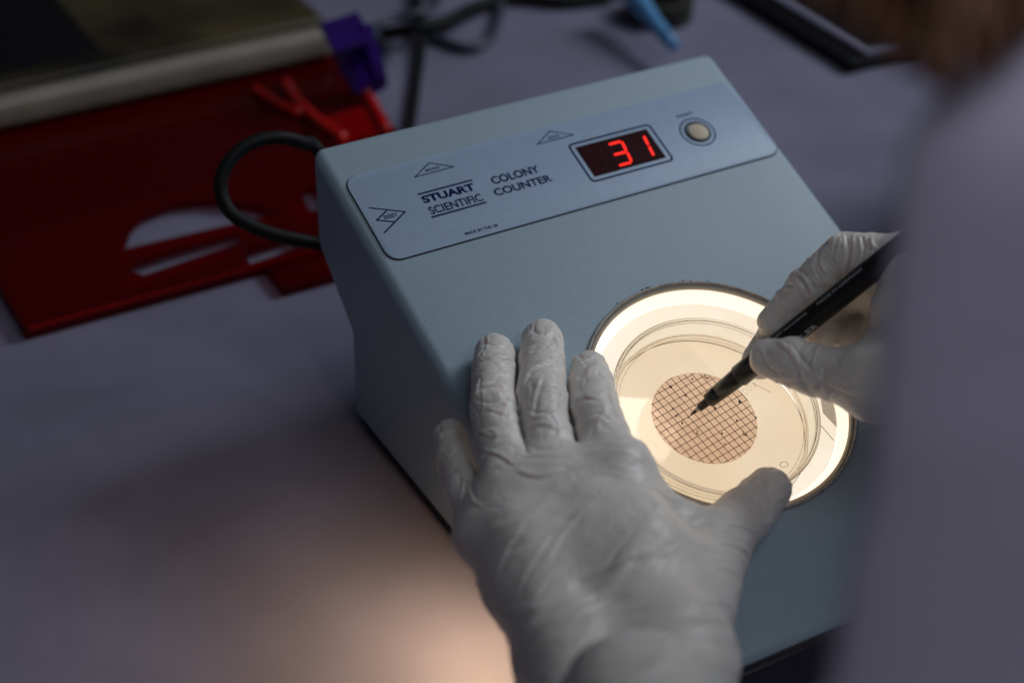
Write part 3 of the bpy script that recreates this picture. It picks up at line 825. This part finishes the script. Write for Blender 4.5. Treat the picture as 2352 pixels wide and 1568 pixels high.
build_glove('glove', [ring_f, mid_f, idx_f, pky_f, thm_f], palm_l, 12.0, 6.0, extra_l, 0.54, person, dorsL,
            [(dL, aL, 1.1, 0.018, 0.13, 3.0), (dL2, aL2, 1.0, 0.02, 0.18, 8.0), (aL*0.6+dL, dL*0.6-aL, 0.5, 0.02, 0.16, 5.0)], 1.0,
            [(0, 1, pf(1196, 1085, 27), (pf(1185, 900, 25)-pf(1196, 1085, 27))/32.0), (1, 2, pf(1306, 1040, 33), (pf(1300, 880, 28)-pf(1306, 1040, 33))/29.0),
             (3, 0, pf(1112, 1130, 18), (pf(1080, 1020, 8)-pf(1112, 1130, 18))/25.0)],
            [([(1121, 772), (1116, 800), (1106, 822)], 3.0, 0.45), ([(1100, 830), (1130, 818), (1165, 820), (1180, 832)], 3.2, 0.5), ([(1092, 860), (1125, 848), (1170, 856)], 3.5, -0.35),
             ([(1086, 893), (1120, 880), (1165, 886)], 3.5, 0.35), ([(1085, 915), (1125, 925), (1178, 912)], 3.2, -0.45), ([(1088, 945), (1120, 938), (1172, 950)], 3.0, 0.4), ([(1090, 985), (1130, 1000), (1170, 990)], 4.0, 0.3),
             ([(1095, 1030), (1140, 1040), (1185, 1068)], 4.0, 0.5), ([(1105, 885), (1110, 930), (1098, 965)], 3.0, 0.3), ([(1160, 880), (1168, 930), (1158, 965)], 3.0, -0.35),
             ([(1196, 880), (1222, 845), (1262, 828), (1296, 830)], 4.0, 0.6), ([(1218, 960), (1228, 905), (1246, 855)], 4.0, 0.4), ([(1272, 765), (1284, 790), (1292, 818)], 3.0, 0.45), ([(1200, 935), (1240, 948), (1285, 935)], 4.5, -0.4),
             ([(1195, 985), (1240, 972), (1292, 985)], 4.5, 0.35), ([(1205, 1020), (1250, 1035), (1295, 1020)], 5.0, -0.3), ([(1282, 850), (1290, 900), (1286, 950)], 3.2, 0.35),
             ([(1310, 885), (1335, 858), (1372, 850), (1398, 862)], 3.6, 0.5), ([(1330, 812), (1345, 835), (1380, 840)], 3.0, -0.35), ([(1318, 920), (1350, 908), (1400, 925)], 4.0, 0.35), ([(1330, 965), (1375, 950), (1430, 985)], 4.5, -0.35), ([(1400, 880), (1412, 930), (1440, 985)], 3.5, 0.4),
             ([(1005, 1000), (1030, 992), (1058, 985)], 2.6, 0.35), ([(1003, 1030), (1030, 1045), (1050, 1022), (1062, 1005)], 2.8, 0.45), ([(1012, 1060), (1045, 1052), (1082, 1066)], 2.8, 0.45), ([(1020, 1085), (1060, 1078), (1092, 1092)], 3.0, -0.4),
             ([(1032, 1110), (1062, 1095), (1098, 1115)], 3.0, 0.4), ([(1058, 1075), (1062, 1120), (1052, 1160)], 3.0, 0.4), ([(1085, 1085), (1082, 1120), (1096, 1150)], 3.0, -0.45), ([(1045, 1165), (1080, 1150), (1110, 1165)], 3.5, 0.35),
             ([(1690, 1082), (1735, 1092), (1795, 1082)], 3.6, 0.45), ([(1735, 1090), (1712, 1115), (1690, 1150)], 3.6, 0.45), ([(1740, 1092), (1765, 1120), (1790, 1150)], 3.6, -0.5), ([(1735, 1090), (1745, 1130), (1770, 1175)], 3.4, 0.4),
             ([(1660, 1200), (1705, 1205), (1745, 1225)], 4.0, 0.5), ([(1650, 1222), (1700, 1225), (1738, 1248)], 4.0, -0.5), ([(1640, 1245), (1690, 1250), (1728, 1275)], 4.0, 0.5), ([(1635, 1270), (1680, 1278), (1718, 1305)], 4.5, -0.45), ([(1630, 1300), (1675, 1305), (1710, 1330)], 4.5, 0.4), ([(1690, 1165), (1730, 1170), (1765, 1195)], 4.0, -0.45),
             ([(1600, 1385), (1650, 1380), (1690, 1395)], 5.0, 0.4), ([(1580, 1430), (1640, 1420), (1680, 1440)], 5.0, 0.4),
             ([(1290, 1345), (1380, 1310), (1500, 1262)], 6.0, 0.55), ([(1300, 1420), (1400, 1375), (1540, 1325)], 6.0, 0.5), ([(1385, 1290), (1420, 1250), (1455, 1205)], 5.5, 0.5), ([(1440, 1300), (1500, 1270), (1560, 1245)], 6.0, -0.5), ([(1340, 1445), (1440, 1400), (1560, 1375)], 6.0, 0.4),
             ([(1135, 1330), (1165, 1260), (1210, 1190)], 5.5, 0.4), ([(1180, 1380), (1215, 1300), (1270, 1220)], 5.5, 0.4), ([(1250, 1300), (1290, 1230), (1340, 1170)], 5.5, 0.35), ([(1180, 1075), (1240, 1092), (1310, 1070)], 5.0, 0.4), ([(1290, 1105), (1360, 1085), (1430, 1090)], 5.5, 0.35), ([(1480, 1130), (1530, 1180), (1580, 1200), (1630, 1185)], 5.0, 0.45)])

# ---- right hand holding the pen
G = lambda x, y, d, r: (pd(*zz(x, y), d), r)
ri = [G(690, 770, 733, 7.2), G(905, 530, 727, 8.2), G(1185, 292, 718, 9.2), G(1640, 340, 703, 11)]
rt = [G(655, 1010, 713, 8.0), G(820, 1042, 709, 10.2), G(985, 1105, 704, 10.4), G(1420, 1180, 690, 14)]
rm = [G(592, 1035, 737, 7.8), G(740, 800, 743, 8.4), G(1200, 560, 742, 9.2), G(1650, 470, 710, 11)]
rr_ = [G(1040, 880, 742, 7.6), G(1160, 775, 750, 8.4), G(1420, 640, 745, 9.0), G(1720, 560, 712, 10.5)]
rp = [G(1225, 925, 736, 7.2), G(1340, 820, 742, 8.0), G(1500, 720, 738, 8.8), G(1760, 680, 712, 9.5)]
RW_ = pd(*zz(2150, 980), 672); RW2 = pd(*zz(2120, 760), 680)
palm_r = [(ri[3][0], RW2, 11, 17), (rm[3][0], RW2, 11, 17), (rr_[3][0], RW_, 11, 17), (rp[3][0], RW_, 10, 17), (rt[3][0], RW_, 14, 18), (RW_, RW2, 17, 17),
          (ri[3][0]*0.6+rt[3][0]*0.4, RW_, 11, 15), (rp[2][0], rt[3][0], 9, 14), (RW_, pd(*zz(2600, 1200), 650), 18, 22)]
nR = -RW[2]
dorsR = [-0.3*RW[1]*0 + (-RW[0]*0.6 - RW[1]*0.7 - RW[2]*0.3), (-RW[2]*0.7 + RW[1]*0.5), -RW[0], -RW[0], -RW[0]]
build_glove('glove', [ri, rt, rm, rr_, rp], palm_r, 10.0, 5.0, [], 0.52, person, dorsR,
            [(ri[2][0]-rt[2][0], ri[3][0]-ri[2][0], 0.5, 0.03, 0.16, 2.0)], 2.0, (),
            [([zz(*q_) for q_ in pts_], w_, a_) for pts_, w_, a_ in (
             ([(1190, 130), (1205, 290), (1192, 440)], 3.2, -0.65), ([(1160, 150), (1120, 300), (1150, 420)], 3.2, 0.5), ([(1240, 140), (1240, 260), (1225, 380)], 3.2, 0.5), ([(1300, 150), (1315, 260), (1300, 360)], 3.2, -0.55), ([(1075, 215), (1010, 320), (1060, 440)], 3.4, 0.55),
             ([(1030, 260), (980, 370), (1010, 470)], 3.2, -0.4), ([(1360, 150), (1375, 240), (1350, 330)], 3.2, 0.4), ([(790, 440), (860, 420), (930, 500), (965, 620)], 4.0, 0.75), ([(880, 400), (930, 460), (990, 560)], 3.2, -0.5), ([(700, 520), (780, 510), (870, 525)], 3.0, -0.35),
             ([(700, 880), (790, 960), (870, 1080), (900, 1190)], 3.8, 0.65), ([(590, 930), (640, 1030), (720, 1095), (810, 1100)], 3.4, 0.55), ([(545, 1090), (700, 1150), (850, 1160), (950, 1190)], 3.6, 0.55), ([(800, 900), (880, 1010), (960, 1120)], 3.6, -0.45), ([(930, 1260), (1005, 1170), (1015, 1060)], 4.0, 0.7),
             ([(1040, 1290), (1110, 1200), (1260, 1190)], 4.0, 0.45), ([(1050, 1180), (1180, 1230), (1330, 1290)], 4.5, 0.5), ([(620, 900), (720, 890), (830, 930)], 3.0, -0.3))])

# ---- lab coat: chest leaning in between lens and pen hand, out of focus
rows = [  # left silhouette of the cloth (x, y), distance, half width, half depth
    (2420, 20, 500, 20, 20), (2250, 150, 490, 50, 40), (2130, 245, 480, 62, 50), (2072, 340, 472, 70, 56), (2054, 450, 466, 74, 60), (2046, 560, 462, 76, 62),
    (2032, 720, 458, 78, 64), (2016, 870, 455, 80, 66), (2000, 1000, 452, 82, 68), (1978, 1150, 450, 84, 70), (1935, 1300, 448, 86, 72),
    (1915, 1450, 446, 88, 74), (1895, 1600, 444, 90, 76), (1880, 1750, 442, 92, 78), (1915, 1900, 440, 94, 80), (1915, 2600, 448, 110, 100), (1905, 4200, 420, 130, 130), (1880, 6000, 440, 160, 150), (1850, 9000, 540, 210, 200)]
cv, cf = [], []
rowsN = catmull(rows, 5); NS = 56
for (x, y, dpt, wx_, wd) in rowsN:
    dpt -= 140; wx_ *= 0.70; wd *= 0.45
    e = pd(x, y, dpt); c = e + RW[0]*wx_
    for k in range(NS):
        a = 2*math.pi*k/NS
        ca, sa = math.cos(a), math.sin(a)
        cv.append(c - RW[0]*wx_*ca + RW[2]*(wd if sa > 0 else 0.14*wx_)*sa)
for i in range(len(rowsN)-1):
    for k in range(NS):
        k2 = (k+1) % NS; cf.append((i*NS+k, i*NS+k2, (i+1)*NS+k2, (i+1)*NS+k))
cv = np.array(cv); cf = np.array(cf)
nv = vert_normals(cv, cf)
if (nv[NS*10] @ -RW[0]) < 0: cf = cf[:, ::-1]; nv = -nv
dd = RW[0]*0.75 - RW[1]*0.65; ac = RW[0]*0.65 + RW[1]*0.75
q = np.stack([cv@dd*0.006, cv@ac*0.028 + 4, np.full(len(cv), 2.5)], 1)
cv = cv + nv*(12*(vnoise(q) - 0.5) + 2.5*(vnoise(cv*0.03) - 0.5))[:, None]
coat = fast_mesh('lab_coat', cv, cf, M_coat, person)
sv, sf = tube_data(catmull([pd(*zz(2150, 900), 672), np.array([125., -115, 140]), np.array([230., -70, 135]), np.array([350., 75, 122]), np.array([355., 20, 165]), np.array([220., -150, 240]), np.array([60., -300, 290])], 6), np.linspace(30, 62, 37), 40)
mesh_obj('sleeve', sv, sf, M_coat, coat)
sv, sf = tube_data(catmull([pf(1490, 2060, 128), pf(1495, 2300, 150), pf(1500, 2800, 200), pf(1550, 3600, 260)], 6), np.linspace(38, 55, 19), 40)
mesh_obj('sleeve', sv, sf, M_coat, coat)
# ---- hair hanging at the top right
hv, hf = [], []
for k in range(150):
    t = rng.uniform(0, 1); ex_ = 1810 + 620*t
    ey_ = (-25 + (ex_-1810)*0.68 if ex_ < 2185 else 222 - (ex_-2185)*0.70) - 70*rng.uniform()**1.5
    top = pd(2120 + 260*t, -1500 - 500*rng.uniform(), 370 + rng.uniform(-24, 24)); up_ = pd(1960 + 520*t, -300, 350 + rng.uniform(-20, 20))
    end = pd(ex_, ey_, 340 + rng.uniform(-16, 16)); midp = (up_*0.5 + end*0.5) - RW[0]*rng.uniform(-4, 6) - RW[2]*rng.uniform(-5, 5)
    pth = catmull([top, up_, midp, end], 5)
    v_, f_ = tube_data(pth, np.linspace(4.0, 0.9, len(pth)), 8, base=len(hv))
    hv += v_; hf += f_
mesh_obj('hair', hv, hf, M_hair, person)

# ------------------------------------------------------------------ red acrylic tray behind, left
tray = thing('acrylic_tray', 'transparent red acrylic tray with arched cut-out, behind left of the counter', 'tray')
X0, X1, Y0, Y1, ZT = -230.5, 52.0, 221.5, 500.0, 8.0
def sheet(name, outer, holes, z0, z1, mat, parent):
    """flat sheet with holes (bridged), extruded"""
    bm = bmesh.new()
    edges = []
    for loop in [outer] + holes:
        vs_ = [bm.verts.new((x*MM, y*MM, z1*MM)) for x, y in loop]
        for i in range(len(vs_)): edges.append(bm.edges.new((vs_[i], vs_[(i+1) % len(vs_)])))
    bmesh.ops.triangle_fill(bm, use_beauty=True, use_dissolve=False, edges=edges)
    # drop faces inside the holes
    def inside(pt, poly):
        c = False
        for i in range(len(poly)):
            x1_, y1_ = poly[i]; x2_, y2_ = poly[i-1]
            if (y1_ > pt[1]) != (y2_ > pt[1]) and pt[0] < (x2_-x1_)*(pt[1]-y1_)/(y2_-y1_)+x1_: c = not c
        return c
    kill = [f_ for f_ in bm.faces if any(inside((f_.calc_center_median().x/MM, f_.calc_center_median().y/MM), hl) for hl in holes)]
    bmesh.ops.delete(bm, geom=kill, context='FACES_ONLY')
    r = bmesh.ops.extrude_face_region(bm, geom=bm.faces[:])
    bmesh.ops.translate(bm, vec=(0, 0, (z0-z1)*MM), verts=[g for g in r['geom'] if isinstance(g, bmesh.types.BMVert)])
    bmesh.ops.recalc_face_normals(bm, faces=bm.faces[:])
    return bm_obj(name, bm, mat, parent)
def zpx(pts, z): return [tuple(pz(x, y, z)[:2]) for x, y in pts]
arch = zpx([(285, 572), (300, 530), (335, 492), (400, 466), (480, 458), (560, 466), (622, 480), (648, 490), (560, 508), (420, 540)], ZT)
slot1 = zpx([(296, 622), (310, 602), (420, 568), (548, 534), (558, 556), (440, 594), (330, 632)], ZT)
slot2 = zpx([(560, 574), (676, 540), (696, 562), (640, 584), (574, 606)], ZT)
slot3 = zpx([(690, 440), (720, 425), (760, 480), (712, 485)], ZT)
sheet('top_sheet', [(X0, Y0), (X1-30, Y0), (X1, Y1-80), (X1+10, Y1), (X0, Y1)], [arch, slot1, slot2, slot3], ZT-2.0, ZT, M_red, tray)
sheet('inner_sheet', [(X0+6, pz(380, 440, 3)[1]), (X1-34, pz(380, 440, 3)[1]), (X1-20, Y1-6), (X0+6, Y1-6)], [], 1.0, 3.0, M_red, tray)
box('front_wall', (X0, Y0+0.3, 0.2), (X1-30, Y0+4, ZT-2.2), M_red, tray, 0.3)
box('side_wall', (X0+0.3, Y0+4.2, 0.2), (X0+4, Y1, ZT-2.2), M_red, tray, 0.3)
box('rear_wall', (X0, Y1-4, 0.2), (X1, Y1, ZT-2.2), M_red, tray, 0.3)
def strip(name, pts, z, r, mat, parent): return tube(name, catmull([pz(x, y, z) for x, y in pts], 6), r, mat, parent, 10)
strip('edge_glint', [(585, 205), (640, 238), (690, 262)], ZT+2, 3.0, M_redglint, tray)  # edge glints painted as bright red bars
strip('edge_glint', [(655, 190), (690, 240), (740, 285), (790, 320)], ZT+3, 3.8, M_redglint, tray)
strip('edge_glint', [(838, 205), (862, 250), (888, 300)], ZT+3, 3.5, M_redglint, tray)
box('corner_block', (-12, Y0+70, ZT+0.1), (18, Y0+135, ZT+2), M_red, tray, 0.6)
def patch(name, px, z0, z1, mat):
    return sheet(name, zpx(px, z1), [], z0, z1, mat, tray)
M_redlit = tinted('lit_red_acrylic', (0.6, 0.01, 0.008), (0.42, 0.004, 0.003), 0.55, 0.15, 0.3)  # brighter copy of the red acrylic for painted highlights
patch('end_highlight', [(742, 272), (845, 240), (882, 302), (778, 332)], ZT+0.2, ZT+2.2, M_redlit)  # highlight at the right end, laid on as brighter red
box('edge_highlight', (X0+2, Y0-0.6, ZT-2.0), (X1-34, Y0-0.05, ZT+0.4), M_redlit, tray, 0.1)  # front edge highlight laid on as a bright strip
box('side_flange', (-96, 196, 0.2), (-62, 221, 6), M_red, tray, 0.5)

# dark case resting at the back of the tray
case = thing('equipment_case', 'dark olive equipment case with pale front lip resting on the red tray', 'case')
ZC = ZT + 0.4
YL = pz(380, 224, ZC)[1]
ZL = ZC + 4
while pz(375, 150, ZL)[1] > YL + 4: ZL += 0.5
XR = pz(761, 128, ZC)[0]
box('lid', (-460, YL+17, ZC), (XR+2, YL+360, ZL+3), M_case, case, 4)
box('front_lip', (-460, YL, ZC+0.6), (XR, YL+16.6, ZL), M_caselip, case, 6.5, 5)
box('dark_window', (-440, YL+30, ZL+2.5), (pz(235, 120, ZL+3)[0], YL+330, ZL+4.2), M_slab, case, 1)

# purple clip over the corner of the case
clip = thing('plastic_clip', 'purple plastic clip hooked on the right corner of the case', 'clip')
def ribbon(name, pts, width_vec, thick, mat, parent):
    pth = catmull(pts, 5); tan = np.gradient(pth, axis=0); w = np.array(width_vec, float)
    v_, f_ = [], []
    for i, p_ in enumerate(pth):
        nn_ = np.cross(tan[i], w); nn_ /= np.linalg.norm(nn_)
        v_ += [p_-w/2-nn_*thick/2, p_+w/2-nn_*thick/2, p_+w/2+nn_*thick/2, p_-w/2+nn_*thick/2]
    for i in range(len(pth)-1):
        for k in range(4):
            k2 = (k+1) % 4; f_.append((i*4+k, i*4+k2, i*4+4+k2, i*4+4+k))
    f_ += [(3,2,1,0), tuple((len(pth)-1)*4+k for k in range(4))]
    o = mesh_obj(name, v_, f_, mat, parent); o.data.set_sharp_from_angle(angle=math.radians(40)); return o
ww = pz(822, 34, 50) - pz(735, 62, 50)
ribbon('upper_jaw', [pz(778, 46, 52), pz(795, 78, 52), pz(812, 108, 50)], ww, 3, M_purple, clip)
ribbon('spine', [pz(832, 60, 54), pz(850, 110, 42), pz(866, 165, 28), pz(872, 195, 16), pz(862, 214, 12)], ww*0.28, 7, M_purple, clip)
ribbon('lower_jaw', [pz(800, 120, 42), pz(812, 150, 30), pz(836, 185, 18), pz(848, 206, 12)], ww*0.75, 3, M_purple, clip)

# ------------------------------------------------------------------ cables
def cable(name, pts, r, mat, label, group=None):
    o = tube(name, catmull(pts, 8), r, mat, None, 14); return tag(o, label, 'cable', group)
cable('power_cable', [np.array([-70, 112, 70]), pd(735, 350, 880), pd(700, 330, 872), pd(650, 317, 862), pd(595, 322, 856), pd(545, 350, 852), pd(513, 395, 850), pd(508, 440, 850), pd(527, 485, 850),
                      pd(570, 515, 852), pd(625, 537, 856), pd(690, 552, 862), pd(760, 565, 872)], 3.5, M_cable, 'thick black cable looping out left from behind the counter')
cable('cord', [pz(938, 320, 4), pz(946, 265, 4), pz(955, 200, 4), pz(966, 120, 5), pz(972, 70, 9), pz(962, 25, 8), pz(955, -60, 4)], 3.4, M_cable, 'black cord running straight up from behind the counter top edge')
cable('cord', [pz(850, 84, 4), pz(900, 76, 7), pz(960, 66, 14), pz(1030, 48, 12), pz(1090, 18, 8), pz(1180, -5, 6), pz(1290, 6, 5), pz(1400, -5, 5)], 4.6, M_cable, 'black cord crossing the others along the top of the bench')
cable('cord', [pz(860, 88, 12), pz(866, 60, 12), pz(905, 42, 12), pz(960, 30, 14), pz(1000, 10, 12), pz(1020, -40, 6)], 2.8, M_cableblue, 'grey cord arching in a small loop beside the purple clip')
cable('cord', [pz(968, 78, 4), pz(1010, 92, 4), pz(1060, 110, 4), pz(1100, 108, 4), pz(1130, 82, 4), pz(1145, 40, 4), pz(1155, -10, 4), pz(1165, -60, 4)], 3.6, M_cableblue, 'slate grey cord hanging in a U-shaped loop on the bench')
cable('cord', [pz(868, 90, 5), pz(888, 110, 4), pz(893, 128, 4), pz(880, 145, 4), pz(862, 156, 4)], 2.6, M_cableblue, 'short grey cord curling right under the purple clip')

# ------------------------------------------------------------------ tape roll, blue stick, plug
cR = pz(1512, 40, 0)
roll = lathe('tape_roll', [(15, 0.2), (24, 0.2), (24.6, 1), (24.6, 15), (24, 16), (15, 16)], cR, M_tape, None, 64, np.eye(3))
tag(roll, 'dark roll of tape lying flat under the blue stick', 'tape')
st = tube('plastic_stick', [pz(1440, -30, 30), pz(1470, 10, 26), pz(1500, 48, 23), pz(1530, 85, 20), pz(1548, 106, 18.5)], [8, 8, 5.6, 5.4, 4.6], M_blue, None, 20)
tag(st, 'blue plastic stick lying across the dark tape roll', 'stick')
pl = box('plug', tuple(pz(1395, -6, 0) + [-14, -10, 0.2]), tuple(pz(1395, -6, 0) + [16, 30, 24]), M_black, None, 4)
tag(pl, 'black plug beside the blue stick at the top edge', 'plug')

# ------------------------------------------------------------------ black slab with pale rim, top right
sl = thing('tablet', 'black slab with pale rim lying on the bench at the far right', 'tablet')
box('case', (352, 268, 0.2), (640, 600, 9), M_slab, sl, 2.5)
box('rim', (368, 270.5, 8.6), (636, 596, 13), M_slabrim, sl, 1.2)
box('screen', (377, 279, 12), (630, 590, 13.6), M_slab, sl, 0.6)
